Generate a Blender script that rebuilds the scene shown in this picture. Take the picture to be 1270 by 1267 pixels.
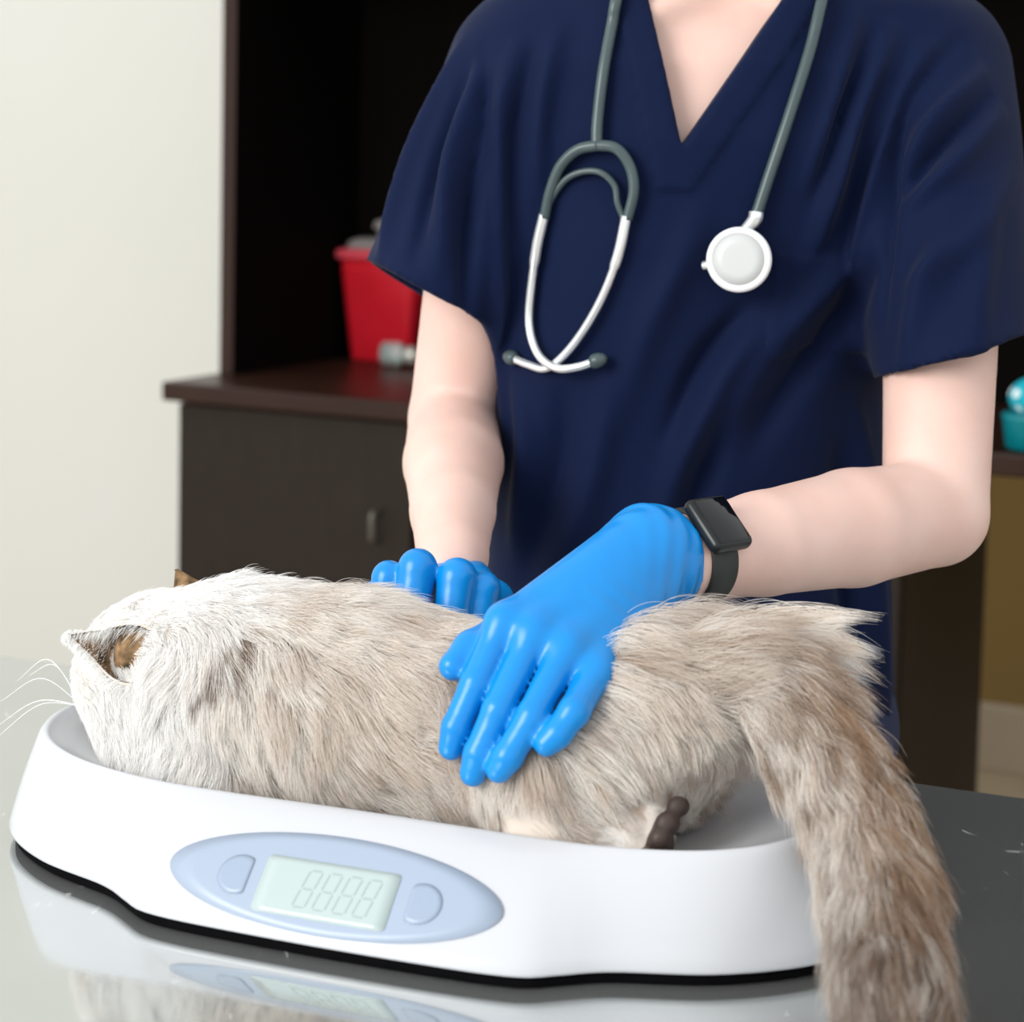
import bpy, bmesh, math, random
import numpy as np
from mathutils import Vector, Matrix
from mathutils.kdtree import KDTree
random.seed(5); rng = np.random.default_rng(11)
for o in list(bpy.data.objects): bpy.data.objects.remove(o)
scene = bpy.context.scene
C = scene.collection

# ------------------------------------------------------------------ camera, world, lights, exposure
F_PX, CX, CY = 2400., 635., 390.
PITCH, ROLL = math.radians(4.5), math.radians(1.25)
ZC, TZ = 1.34, .88                                  # camera height, table-top height
fw = np.array([0, math.cos(PITCH), -math.sin(PITCH)]); u0 = np.array([0, math.sin(PITCH), math.cos(PITCH)]); r0 = np.array([1., 0, 0])
rt = math.cos(ROLL)*r0 + math.sin(ROLL)*u0; upv = math.cos(ROLL)*u0 - math.sin(ROLL)*r0
CAM = np.array([0, 0, ZC])
cam_d = bpy.data.cameras.new('camera'); cam = bpy.data.objects.new('camera', cam_d); C.objects.link(cam)
cam.matrix_world = Matrix(((rt[0], upv[0], -fw[0], 0), (rt[1], upv[1], -fw[1], 0), (rt[2], upv[2], -fw[2], ZC), (0, 0, 0, 1)))
cam_d.sensor_fit = 'HORIZONTAL'; cam_d.sensor_width = 36; cam_d.lens = 36*F_PX/1270
cam_d.shift_y = -(633.5-CY)/1270; cam_d.clip_start = .05
cam_d.dof.use_dof = True; cam_d.dof.focus_distance = 1.3; cam_d.dof.aperture_fstop = 6.5
scene.camera = cam

w = bpy.data.worlds.new('world'); scene.world = w; w.use_nodes = True
bg = w.node_tree.nodes['Background']; bg.inputs[0].default_value = (.93, .97, 1, 1); bg.inputs[1].default_value = .72

def area(name, loc, target, sx, sy, power, col=(1, 1, 1)):
    l = bpy.data.lights.new(name, 'AREA'); l.shape = 'RECTANGLE'; l.size = sx; l.size_y = sy; l.energy = power; l.color = col
    o = bpy.data.objects.new(name, l); C.objects.link(o); o.location = loc
    o.rotation_euler = (Vector(target)-Vector(loc)).to_track_quat('-Z', 'Y').to_euler()
    return o
area('window_daylight', (-2.1, -.4, 2.2), (.0, 1.5, 1.05), 1.5, 1.5, 50, (1, .985, .96))
scene.view_settings.view_transform = 'Standard'; scene.view_settings.look = 'None'
scene.view_settings.gamma = 1; scene.view_settings.use_curve_mapping = False
scene.view_settings.exposure = 0.72

# ------------------------------------------------------------------ pixel helpers
def ray(px, py): return fw + rt*(px-CX)/F_PX - upv*(py-CY)/F_PX
def PY(px, py, Y): d = ray(px, py); return CAM + d*(Y/d[1])
def PZ(px, py, z): d = ray(px, py); return CAM + d*((z-ZC)/d[2])
TH = math.radians(20)                                # the scale and the cat are turned by 20 degrees
U = np.array([math.cos(TH), -math.sin(TH), 0]); V = np.array([math.sin(TH), math.cos(TH), 0])
O = PZ(410, 1170, TZ+.008); O[2] = TZ
def L(u, v, z): return O + U*u + V*v + np.array([0, 0, z])
def PV(px, py, v): d = ray(px, py); return CAM + d*(((O+V*v-CAM)@V)/(d@V))

# ------------------------------------------------------------------ materials
def lin(r, g, b):
    f = lambda c: ((c/255+.055)/1.055)**2.4 if c > 10 else c/255/12.92
    return (f(r), f(g), f(b))
def mat(name, col, rough=.5, metal=0, noise=None, bump=None, spec=.5, coat=0, trans=0, sheen=0, emit=None, sss=0, ior=1.45):
    m = bpy.data.materials.new(name); m.use_nodes = True
    nt = m.node_tree; b = nt.nodes['Principled BSDF']
    b.inputs['Base Color'].default_value = (*col, 1); b.inputs['Roughness'].default_value = rough; b.inputs['Metallic'].default_value = metal
    b.inputs['Specular IOR Level'].default_value = spec; b.inputs['Coat Weight'].default_value = coat; b.inputs['Coat Roughness'].default_value = .08
    b.inputs['Transmission Weight'].default_value = trans; b.inputs['IOR'].default_value = ior
    b.inputs['Sheen Weight'].default_value = sheen; b.inputs['Sheen Roughness'].default_value = .5
    if sss: b.inputs['Subsurface Weight'].default_value = sss; b.inputs['Subsurface Radius'].default_value = (.012, .005, .003); b.inputs['Subsurface Scale'].default_value = .5
    if noise or bump:
        tc = nt.nodes.new('ShaderNodeTexCoord')
    if noise:
        scale, col2, stretch = noise
        mp = nt.nodes.new('ShaderNodeMapping'); mp.inputs['Scale'].default_value = stretch
        n = nt.nodes.new('ShaderNodeTexNoise'); n.inputs['Scale'].default_value = scale; n.inputs['Detail'].default_value = 5
        mx = nt.nodes.new('ShaderNodeMix'); mx.data_type = 'RGBA'
        mx.inputs[6].default_value = (*col, 1); mx.inputs[7].default_value = (*col2, 1)
        nt.links.new(tc.outputs['Object'], mp.inputs[0]); nt.links.new(mp.outputs[0], n.inputs['Vector'])
        rp = nt.nodes.new('ShaderNodeMapRange'); rp.inputs[1].default_value = .3; rp.inputs[2].default_value = .7
        nt.links.new(n.outputs[0], rp.inputs[0]); nt.links.new(rp.outputs[0], mx.inputs[0]); nt.links.new(mx.outputs[2], b.inputs['Base Color'])
    if bump:
        scale, strength, dist = bump
        n = nt.nodes.new('ShaderNodeTexNoise'); n.inputs['Scale'].default_value = scale; n.inputs['Detail'].default_value = 4
        nt.links.new(tc.outputs['Object'], n.inputs['Vector'])
        bp = nt.nodes.new('ShaderNodeBump'); bp.inputs['Strength'].default_value = strength; bp.inputs['Distance'].default_value = dist
        nt.links.new(n.outputs[0], bp.inputs['Height']); nt.links.new(bp.outputs[0], b.inputs['Normal'])
    return m
M = {}
M['wall'] = mat('wall_paint', (.80, .79, .735), .7, bump=(180, .06, .002), noise=(1.2, (.77, .765, .69), (1, 1, 1)))
M['tan'] = mat('tan_paint', (.30, .19, .06), .8, noise=(2, (.27, .17, .055), (1, 1, 1)))
M['floor'] = mat('vinyl_floor', (.42, .33, .22), .4, noise=(6, (.36, .28, .18), (1, 1, 1)))
M['skirting'] = mat('skirting_paint', (.55, .45, .33), .5, noise=(9, (.5, .4, .3), (1, 1, 1)))
M['wood'] = mat('espresso_wood', (.036, .0145, .0085), .35, noise=(7, (.025, .0095, .0055), (1, 1, .08)), spec=.3)
M['laminate'] = mat('dark_laminate', (.022, .0155, .011), .55, noise=(60, (.026, .019, .014), (1, 1, .2)), spec=.2)
M['dark'] = mat('shade_black', (.0022, .0014, .0012), .8, noise=(30, (.003, .002, .0016), (1, 1, .2)), spec=.06)  # dark wood with the unlit hutch interior's shade painted in as black
M['white'] = mat('scale_plastic', (.53, .535, .555), .22, noise=(4, (.52, .525, .545), (1, 1, 1)))
M['black'] = mat('black_rubber', (.002, .002, .0024), .9, spec=.05, noise=(60, (.003, .003, .0035), (1, 1, 1)))
M['panel'] = mat('blue_panel', lin(153, 165, 182), .3, noise=(8, lin(150, 162, 179), (1, 1, 1)))
M['button'] = mat('button_film', lin(146, 159, 177), .3, noise=(8, lin(143, 156, 174), (1, 1, 1)))
M['lcd'] = mat('lcd_glass', lin(170, 183, 181), .12, noise=(20, lin(168, 181, 179), (1, 1, 1)))
M['digit'] = mat('lcd_segment', lin(154, 168, 165), .3, noise=(20, lin(152, 166, 163), (1, 1, 1)))
M['glove'] = mat('blue_nitrile', (.001, .23, .62), .30, noise=(25, (.001, .21, .585), (1, 1, 1)), bump=(260, .06, .001))
M['skin'] = mat('skin', (.76, .53, .455), .5, noise=(18, (.71, .46, .385), (1, 1, 1)), bump=(420, .08, .0006), sss=.25)
M['lips'] = mat('lips', (.5, .18, .15), .4, noise=(18, (.45, .15, .13), (1, 1, 1)))
M['hairbrown'] = mat('brown_hair', (.04, .02, .01), .5, noise=(80, (.07, .035, .018), (1, 1, .1)))
M['eye'] = mat('eye_white', (.8, .8, .78), .2, noise=(40, (.76, .75, .72), (1, 1, 1)))
M['iris'] = mat('iris', (.03, .09, .16), .15, noise=(80, (.02, .05, .1), (1, 1, 1)))
M['scrub'] = mat('navy_cotton', (.0025, .0080, .037), .75, noise=(5, (.0020, .0066, .032), (1, 1, 1)), bump=(900, .12, .0006), sheen=.04, spec=.12)
M['stitch'] = mat('navy_seam', (.006, .011, .042), .8, noise=(50, (.007, .013, .048), (1, 1, 1)))
M['trouser'] = mat('navy_trouser', (.009, .016, .055), .8, noise=(5, (.007, .013, .046), (1, 1, 1)))
M['shoe'] = mat('shoe', (.6, .6, .6), .5, noise=(20, (.5, .5, .5), (1, 1, 1)))
M['tubing'] = mat('grey_tubing', (.060, .085, .088), .32, noise=(30, (.05, .075, .08), (1, 1, 1)))
M['chrome'] = mat('polished_steel', (.88, .9, .9), .25, .65, noise=(12, (.82, .84, .84), (1, 1, 1)))
M['diaphragm'] = mat('white_diaphragm', (.56, .57, .56), .35, noise=(30, (.54, .55, .54), (1, 1, 1)))
M['ring'] = mat('white_rim', (.8, .8, .8), .2, noise=(30, (.77, .77, .77), (1, 1, 1)))
M['watch'] = mat('watch_case', (.012, .014, .014), .28, .3, noise=(60, (.016, .018, .018), (1, 1, 1)))
M['screen'] = mat('watch_glass', (.002, .002, .002), .06, noise=(20, (.003, .003, .003), (1, 1, 1)))
M['strap'] = mat('watch_strap', (.022, .026, .024), .55, noise=(90, (.016, .019, .018), (1, 1, 1)))
M['red'] = mat('red_plastic', (.72, .016, .032), .32, noise=(4, (.54, .009, .02), (1, 1, 1)))
M['redrim'] = mat('pink_rim', (.75, .09, .12), .3, noise=(9, (.68, .07, .1), (1, 1, 1)))
M['lid'] = mat('smoky_lid', (.32, .29, .28), .3, noise=(12, (.26, .24, .23), (1, 1, 1)))
M['glass'] = mat('vial_glass', (.75, .85, .80), .08, trans=.6, noise=(20, (.7, .82, .78), (1, 1, 1)))
M['cap'] = mat('vial_cap', (.62, .60, .52), .3, .4, noise=(20, (.55, .52, .45), (1, 1, 1)))
M['handle'] = mat('brushed_handle', (.16, .145, .12), .35, .6, noise=(60, (.13, .12, .1), (1, 1, .2)))
M['teal'] = mat('teal_plastic', (.0, .24, .28), .35, noise=(9, (.0, .21, .25), (1, 1, 1)))
M['catskin'] = mat('cat_skin', (.78, .70, .62), .8, noise=(30, (.72, .63, .55), (1, 1, 1)))
M['earskin'] = mat('ear_lining', (.36, .22, .115), .95, spec=.1, noise=(120, (.05, .035, .02), (1, 1, 1)))
M['pad'] = mat('paw_pad', (.03, .018, .014), .55, noise=(90, (.05, .03, .024), (1, 1, 1)))
M['nose'] = mat('cat_nose', (.25, .1, .08), .4, noise=(90, (.2, .08, .07), (1, 1, 1)))

# brushed steel of the table
def steel():
    m = bpy.data.materials.new('brushed_steel'); m.use_nodes = True; nt = m.node_tree; b = nt.nodes['Principled BSDF']
    tc = nt.nodes.new('ShaderNodeTexCoord')
    b.inputs['Metallic'].default_value = 1
    n1 = nt.nodes.new('ShaderNodeTexNoise'); n1.inputs['Scale'].default_value = 9; n1.inputs['Detail'].default_value = 6
    nt.links.new(tc.outputs['Object'], n1.inputs['Vector'])
    r1 = nt.nodes.new('ShaderNodeMapRange'); r1.inputs[1].default_value = .3; r1.inputs[2].default_value = .7; r1.inputs[3].default_value = .05; r1.inputs[4].default_value = .11
    nt.links.new(n1.outputs[0], r1.inputs[0]); nt.links.new(r1.outputs[0], b.inputs['Roughness'])
    cr = nt.nodes.new('ShaderNodeMix'); cr.data_type = 'RGBA'; cr.inputs[6].default_value = (.60, .62, .61, 1); cr.inputs[7].default_value = (.68, .70, .69, 1)
    nt.links.new(n1.outputs[0], cr.inputs[0])
    # pale scuffs and scratches
    n2 = nt.nodes.new('ShaderNodeTexNoise'); n2.inputs['Scale'].default_value = 34; n2.inputs['Detail'].default_value = 3; n2.inputs['Distortion'].default_value = 1.5
    mp = nt.nodes.new('ShaderNodeMapping'); mp.inputs['Scale'].default_value = (1, .45, 1); mp.inputs['Rotation'].default_value = (0, 0, .5)
    nt.links.new(tc.outputs['Object'], mp.inputs[0]); nt.links.new(mp.outputs[0], n2.inputs['Vector'])
    r2 = nt.nodes.new('ShaderNodeMapRange'); r2.inputs[1].default_value = .67; r2.inputs[2].default_value = .75; r2.inputs[3].default_value = .10; r2.inputs[4].default_value = .45
    nt.links.new(n2.outputs[0], r2.inputs[0])
    d = nt.nodes.new('ShaderNodeBsdfDiffuse'); d.inputs[0].default_value = (.75, .76, .74, 1)
    ms = nt.nodes.new('ShaderNodeMixShader'); out = nt.nodes['Material Output']
    nt.links.new(cr.outputs[2], b.inputs['Base Color'])
    nt.links.new(r2.outputs[0], ms.inputs[0]); nt.links.new(b.outputs[0], ms.inputs[1]); nt.links.new(d.outputs[0], ms.inputs[2]); nt.links.new(ms.outputs[0], out.inputs[0])
    return m
M['steel'] = steel()
def dotted():
    m = bpy.data.materials.new('dotted_teal_fabric'); m.use_nodes = True; nt = m.node_tree; b = nt.nodes['Principled BSDF']; b.inputs['Roughness'].default_value = .8
    tc = nt.nodes.new('ShaderNodeTexCoord'); v = nt.nodes.new('ShaderNodeTexVoronoi'); v.inputs['Scale'].default_value = 34; v.inputs['Randomness'].default_value = .25
    nt.links.new(tc.outputs['Object'], v.inputs['Vector'])
    r = nt.nodes.new('ShaderNodeMapRange'); r.inputs[1].default_value = .30; r.inputs[2].default_value = .36; r.inputs[3].default_value = 1; r.inputs[4].default_value = 0
    nt.links.new(v.outputs['Distance'], r.inputs[0])
    mx = nt.nodes.new('ShaderNodeMix'); mx.data_type = 'RGBA'; mx.inputs[6].default_value = (.0, .42, .52, 1); mx.inputs[7].default_value = (.85, .95, .95, 1)
    nt.links.new(r.outputs[0], mx.inputs[0]); nt.links.new(mx.outputs[2], b.inputs['Base Color'])
    return m
M['dotted'] = dotted()
def furmat():
    m = bpy.data.materials.new('cat_fur'); m.use_nodes = True; nt = m.node_tree
    nt.nodes.remove(nt.nodes['Principled BSDF'])
    a = nt.nodes.new('ShaderNodeAttribute'); a.attribute_name = 'Col'
    d = nt.nodes.new('ShaderNodeBsdfDiffuse'); t = nt.nodes.new('ShaderNodeBsdfTranslucent'); g = nt.nodes.new('ShaderNodeBsdfHair')
    g.component = 'Reflection'; g.inputs['RoughnessU'].default_value = .35; g.inputs['RoughnessV'].default_value = .8; g.inputs['Color'].default_value = (.5, .48, .45, 1)
    nt.links.new(a.outputs['Color'], d.inputs[0]); nt.links.new(a.outputs['Color'], t.inputs[0])
    m1 = nt.nodes.new('ShaderNodeMixShader'); m1.inputs[0].default_value = .35
    nt.links.new(d.outputs[0], m1.inputs[1]); nt.links.new(t.outputs[0], m1.inputs[2])
    m2 = nt.nodes.new('ShaderNodeMixShader'); m2.inputs[0].default_value = .08
    nt.links.new(m1.outputs[0], m2.inputs[1]); nt.links.new(g.outputs[0], m2.inputs[2])
    nt.links.new(m2.outputs[0], nt.nodes['Material Output'].inputs[0])
    return m
M['fur'] = furmat()

# ------------------------------------------------------------------ object helpers
def tag(o, label=None, cat=None, group=None, kind=None):
    for k, v in (('label', label), ('category', cat), ('group', group), ('kind', kind)):
        if v: o[k] = v
    return o
def thing(name, label, cat, loc, group=None):
    o = bpy.data.objects.new(name, None); C.objects.link(o); o.location = [float(x) for x in loc]; o.empty_display_size = .05
    return tag(o, label, cat, group)
def world_of(p):
    l = Vector((0, 0, 0))
    while p is not None: l += Vector(p.location); p = p.parent
    return l
def link(name, me, m, parent=None, smooth=True):
    o = bpy.data.objects.new(name, me); C.objects.link(o); me.materials.append(M[m])
    if smooth: me.polygons.foreach_set('use_smooth', [True]*len(me.polygons))
    if parent: o.parent = parent; o.location = -world_of(parent)
    return o
def obj(name, verts, faces, m, parent=None, smooth=True):
    me = bpy.data.meshes.new(name); me.from_pydata([tuple(map(float, v)) for v in verts], [], faces); me.update()
    return link(name, me, m, parent, smooth)
def from_bm(name, bm, m, parent=None, smooth=False):
    me = bpy.data.meshes.new(name); bm.normal_update(); bm.to_mesh(me); bm.free(); return link(name, me, m, parent, smooth)
def frame(o, x, y, z):
    return Matrix(((x[0], y[0], z[0], o[0]), (x[1], y[1], z[1], o[1]), (x[2], y[2], z[2], o[2]), (0, 0, 0, 1)))
def box_bm(lo, hi, T=None, bevel=0, seg=2):
    bm = bmesh.new(); bmesh.ops.create_cube(bm, size=1)
    for v in bm.verts: v.co = Vector([lo[i]+(hi[i]-lo[i])*(v.co[i]+.5) for i in range(3)])
    if bevel: bmesh.ops.bevel(bm, geom=bm.edges[:], offset=bevel, segments=seg, profile=.5, affect='EDGES')
    if T is not None: bm.transform(T)
    return bm
def box(name, lo, hi, m, parent=None, T=None, bevel=0, seg=2):
    return from_bm(name, box_bm(lo, hi, T, bevel, seg), m, parent)
def spline(pts, n):
    P = np.array(pts, float); P2 = np.vstack([2*P[0]-P[1], P, 2*P[-1]-P[-2]])
    out = []; segs = len(P)-1
    for i in range(n):
        t = i/(n-1)*segs; k = min(int(t), segs-1); f = t-k
        a, b, c, d = P2[k], P2[k+1], P2[k+2], P2[k+3]
        out.append(.5*((2*b)+(-a+c)*f+(2*a-5*b+4*c-d)*f*f+(-a+3*b-3*c+d)*f**3))
    return np.array(out)
def tube_data(P, R, seg=12, caps=True):
    P = np.array(P, float); n = len(P); R = np.broadcast_to(np.array(R, float), (n,))
    T = np.gradient(P, axis=0); T /= np.linalg.norm(T, axis=1)[:, None]+1e-12
    ref = np.array([0, 0, 1.]) if abs(T[0][2]) < .9 else np.array([1., 0, 0])
    N = np.cross(T[0], ref); N /= np.linalg.norm(N)
    vs, fs = [], []
    for i in range(n):
        N = N-T[i]*(N@T[i]); N /= np.linalg.norm(N); B = np.cross(T[i], N)
        for k in range(seg):
            a = 2*math.pi*k/seg; vs.append(P[i]+R[i]*(N*math.cos(a)+B*math.sin(a)))
    for i in range(n-1):
        for k in range(seg):
            a, b = i*seg+k, i*seg+(k+1) % seg; fs.append((a, b, b+seg, a+seg))
    if caps: fs.append(tuple(range(seg))[::-1]); fs.append(tuple((n-1)*seg+k for k in range(seg)))
    return vs, fs
def tube(name, P, R, m, parent=None, seg=12): v, f = tube_data(P, R, seg); return obj(name, v, f, m, parent)
def lathe(name, prof, m, T, parent=None, seg=40):
    vs, fs = [], []; n = len(prof)
    for r, z in prof:
        for k in range(seg): a = 2*math.pi*k/seg; vs.append(T @ Vector((r*math.cos(a), r*math.sin(a), z)))
    for i in range(n-1):
        for k in range(seg): a, b = i*seg+k, i*seg+(k+1) % seg; fs.append((a, b, b+seg, a+seg))
    fs.append(tuple(range(seg))[::-1]); fs.append(tuple((n-1)*seg+k for k in range(seg)))
    return obj(name, vs, fs, m, parent)

# ------------------------------------------------------------------ distance-field modelling (smooth unions -> one continuous mesh)
def cap(a, b, ra, rb, k=.02, op='+'): return ('cap', np.array(a, float), np.array(b, float), ra, rb, k, op)
def ell(c, r, R=None, k=.02, op='+'): return ('ell', np.array(c, float), np.array(r, float), None if R is None else np.array(R, float), k, op)
def chain(pts, rs, k=.02): return [cap(pts[i], pts[i+1], rs[i], rs[i+1], k) for i in range(len(pts)-1)]
def pd(p, P):
    if p[0] == 'cap':
        a, b, ra, rb = p[1:5]; d = b-a; t = np.clip(((P-a)@d)/max(d@d, 1e-12), 0, 1)
        return np.sqrt((((P-a)-t[..., None]*d)**2).sum(-1))-(ra+(rb-ra)*t)
    if p[0] == 'ell':
        q = P-p[1]
        if p[3] is not None: q = q@p[3].T
        k0 = np.sqrt(((q/p[2])**2).sum(-1)); k1 = np.sqrt(((q/p[2]**2)**2).sum(-1))+1e-9
        return k0*(k0-1)/k1
    return p[1](P)
def pbox(p, m):
    if p[0] == 'cap': r = max(p[3], p[4])+m; return np.minimum(p[1], p[2])-r, np.maximum(p[1], p[2])+r
    if p[0] == 'ell': r = p[2].max()+m; return p[1]-r, p[1]+r
    return None
def comb(d, e, k, op):
    if op == '+':
        h = np.clip(.5+.5*(d-e)/k, 0, 1); return d*(1-h)+e*h-k*h*(1-h)
    h = np.clip(.5-.5*(d+e)/k, 0, 1); return d*(1-h)-e*h+k*h*(1-h)
def sdf(prims, P):
    d = np.full(P.shape[:-1], 9.)
    for p in prims: d = comb(d, pd(p, P), p[-2], p[-1])
    return d
def surface_nets(D, lo, h):
    S = D < 0; nx, ny, nz = D.shape
    c = lambda A, i, j, k: A[i:nx-1+i, j:ny-1+j, k:nz-1+k]
    cnt = sum(c(S, i, j, k).astype(np.int8) for i in (0, 1) for j in (0, 1) for k in (0, 1))
    mixed = (cnt > 0) & (cnt < 8); idx = np.full(mixed.shape, -1, np.int64); cells = np.argwhere(mixed); idx[mixed] = np.arange(len(cells))
    acc = np.zeros((len(cells), 3)); num = np.zeros(len(cells)); corners = [(i, j, k) for i in (0, 1) for j in (0, 1) for k in (0, 1)]
    vals = {q: D[cells[:, 0]+q[0], cells[:, 1]+q[1], cells[:, 2]+q[2]] for q in corners}
    for a in corners:
        for ax in range(3):
            if a[ax] == 0:
                b = tuple(a[i]+(1 if i == ax else 0) for i in range(3)); x = (vals[a] < 0) != (vals[b] < 0)
                t = vals[a][x]/(vals[a][x]-vals[b][x]); pt = np.tile(np.array(a, float), (x.sum(), 1)); pt[:, ax] += t; acc[x] += pt; num[x] += 1
    verts = lo+h*(cells+acc/num[:, None]); quads = []
    for ax in range(3):
        o1, o2 = [(1, 2), (2, 0), (0, 1)][ax]
        sl = [slice(1, -1)]*3; sl[ax] = slice(0, -1); A = S[tuple(sl)]; sl2 = list(sl); sl2[ax] = slice(1, None); B = S[tuple(sl2)]
        for inv, X in ((False, A & ~B), (True, ~A & B)):
            e = np.argwhere(X)
            if not len(e): continue
            for q in range(3):
                if q != ax: e[:, q] += 1
            def cell(d1, d2): f = e.copy(); f[:, o1] += d1; f[:, o2] += d2; return idx[f[:, 0], f[:, 1], f[:, 2]]
            Q = np.stack([cell(-1, -1), cell(0, -1), cell(0, 0), cell(-1, 0)], 1); quads.append(Q[:, ::-1] if inv else Q)
    return verts, np.vstack(quads)
def sdf_mesh(prims, h, pad=.01, smooth=2, warp=None):
    bs = [pbox(p, pad) for p in prims if p[0] != 'fn' and p[-1] == '+']+[p[2] for p in prims if p[0] == 'fn' and p[2] is not None]
    lo = np.min([b[0] for b in bs], 0)-2*h; hi = np.max([b[1] for b in bs], 0)+2*h; n = np.ceil((hi-lo)/h).astype(int)+1
    ax = [lo[i]+h*np.arange(n[i]) for i in range(3)]; D = np.full(n, .05)
    for p in prims:
        b = pbox(p, max(p[-2], h*3)+.004)
        if b is None: s = [slice(None)]*3
        else: s = [slice(max(0, int((b[0][i]-lo[i])/h)), min(n[i], int((b[1][i]-lo[i])/h)+2)) for i in range(3)]
        if any(q.start is not None and q.stop <= q.start for q in s): continue
        P = np.stack(np.meshgrid(*[ax[i][s[i]] for i in range(3)], indexing='ij'), -1)
        D[tuple(s)] = comb(D[tuple(s)], pd(p, P), p[-2], p[-1])
    v, q = surface_nets(D, lo, h)
    for _ in range(smooth):
        acc = np.zeros_like(v); cnt = np.zeros(len(v))
        for a, b in ((0, 1), (1, 2), (2, 3), (3, 0)):
            for s, t in ((a, b), (b, a)): np.add.at(acc, q[:, s], v[q[:, t]]); np.add.at(cnt, q[:, s], 1)
        v = .5*v+.5*acc/cnt[:, None]
    return v, q
def np_mesh(name, v, q):
    me = bpy.data.meshes.new(name); me.vertices.add(len(v)); me.vertices.foreach_set('co', v.astype(np.float32).ravel())
    me.loops.add(q.size); me.loops.foreach_set('vertex_index', q.astype(np.int32).ravel())
    me.polygons.add(len(q)); me.polygons.foreach_set('loop_start', np.arange(0, q.size, q.shape[1], dtype=np.int32))
    me.update(calc_edges=True); me.validate(); return me
def vnormals(v, q):
    n = np.cross(v[q[:, 2]]-v[q[:, 0]], v[q[:, 3]]-v[q[:, 1]]); N = np.zeros_like(v)
    for k in range(4): np.add.at(N, q[:, k], n)
    return N/(np.linalg.norm(N, axis=1)[:, None]+1e-12)
def hit(prims, px, py, y0=.9, y1=1.9, off=0.):
    d = ray(px, py); d = d/d[1]; ts = np.arange(y0, y1, .001); P = CAM+ts[:, None]*d
    s = sdf(prims, P)-off; k = np.argmax(s < 0)
    if s[k] >= 0: k = np.argmin(s)
    return P[k]

# ================================================================== SETTING
PH = math.radians(26.3)                              # cabinet run and back wall
cA = PZ(200, 473, .95); cu = np.array([math.cos(PH), -math.sin(PH), 0]); cv = np.array([math.sin(PH), math.cos(PH), 0])
CT = frame((cA[0], cA[1], 0), cu, cv, (0, 0, 1))     # cabinet frame: x along the front edge, y into the wall
def struct(o): o['kind'] = 'structure'; return o
box_floor = struct(box('floor', (-5, -5, -.05), (5, 7, 0), 'floor'))
struct(box('wall_back', (-3.5, .72, 0), (.9, .80, 3.0), 'wall', T=CT))
struct(box('wall_right', (.7, 1.62, 0), (4.5, 1.85, 3.0), 'tan', T=CT))
struct(box('baseboard_right', (.7, 1.60, 0), (4.5, 1.62, .15), 'skirting', T=CT, bevel=.004))

# ================================================================== CABINETS
def unit(x0, x1, label, ndoor, handle_x):
    t = thing('base_cabinet', label, 'cabinet', CT @ Vector(((x0+x1)/2, .3, 0)))
    box('carcass', (x0, .045, .08), (x1, .58, .916), 'laminate', t, CT)
    box('plinth', (x0+.01, .08, 0), (x1-.01, .56, .08), 'dark', t, CT)
    wdt = (x1-x0)/ndoor
    for k in range(ndoor):
        d = box('door', (x0+k*wdt+.002, .022, .09), (x0+(k+1)*wdt-.002, .045, .912), 'laminate', t, CT, bevel=.002)
        hx = handle_x[k]
        P = [CT @ Vector(q) for q in ((hx, .022, .765), (hx, .004, .763), (hx, -.002, .757), (hx, -.002, .723), (hx, .004, .717), (hx, .022, .715))]
        tube('handle', spline(P, 20), .005, 'handle', d, 8)
    return t
def cab_x(px):                                       # place along the front edge for a pixel column
    d = ray(px, 520); d2 = np.array([d[0], d[1]]); A = np.array([[d2[0], -cu[0]], [d2[1], -cu[1]]]); s = np.linalg.solve(A, cA[:2]); return s[1]
xk = cab_x(505); xr = cab_x(1229)-.124; xh = cab_x(464)
unit(.02, xk, 'dark brown cabinet with one door, left of the person under the dark counter', 1, [xh])
unit(xk+.004, xr, 'dark brown cabinet mostly hidden behind the person, ending beside the tan wall', 2, [(xk+xr)/2-.06, (xk+xr)/2+.06])
t = thing('counter', 'long dark espresso wood countertop with the red container on it', 'counter', CT @ Vector((1, .3, .916)))
box('countertop', (0, 0, .917), (2.3, .62, .95), 'wood', t, CT, bevel=.004)
box('end_panel', (2.24, .03, 0), (2.28, .6, .917), 'laminate', t, CT)
t = thing('hutch', 'tall dark shelf hutch standing on the counter behind the person', 'shelving', CT @ Vector((1, .4, .95)))
SB = .155
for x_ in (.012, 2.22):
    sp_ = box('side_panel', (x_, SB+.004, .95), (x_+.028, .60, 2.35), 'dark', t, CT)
    box('front_edge', (x_, SB, .95), (x_+.028, SB+.004, 2.35), 'wood', sp_, CT, bevel=.0015)  # front edge keeps the wood tone; panel behind it carries painted shade
box('back_panel', (.04, .585, .95), (2.22, .60, 2.35), 'dark', t, CT)  # wood back blackened, the recess shade is in its colour
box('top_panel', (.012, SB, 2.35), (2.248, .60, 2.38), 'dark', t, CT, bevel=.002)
sh_ = box('shelf', (.04, SB+.014, 1.72), (2.22, .585, 1.745), 'dark', t, CT); box('front_edge', (.04, SB+.01, 1.72), (2.22, SB+.014, 1.745), 'wood', sh_, CT, bevel=.0015)

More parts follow.
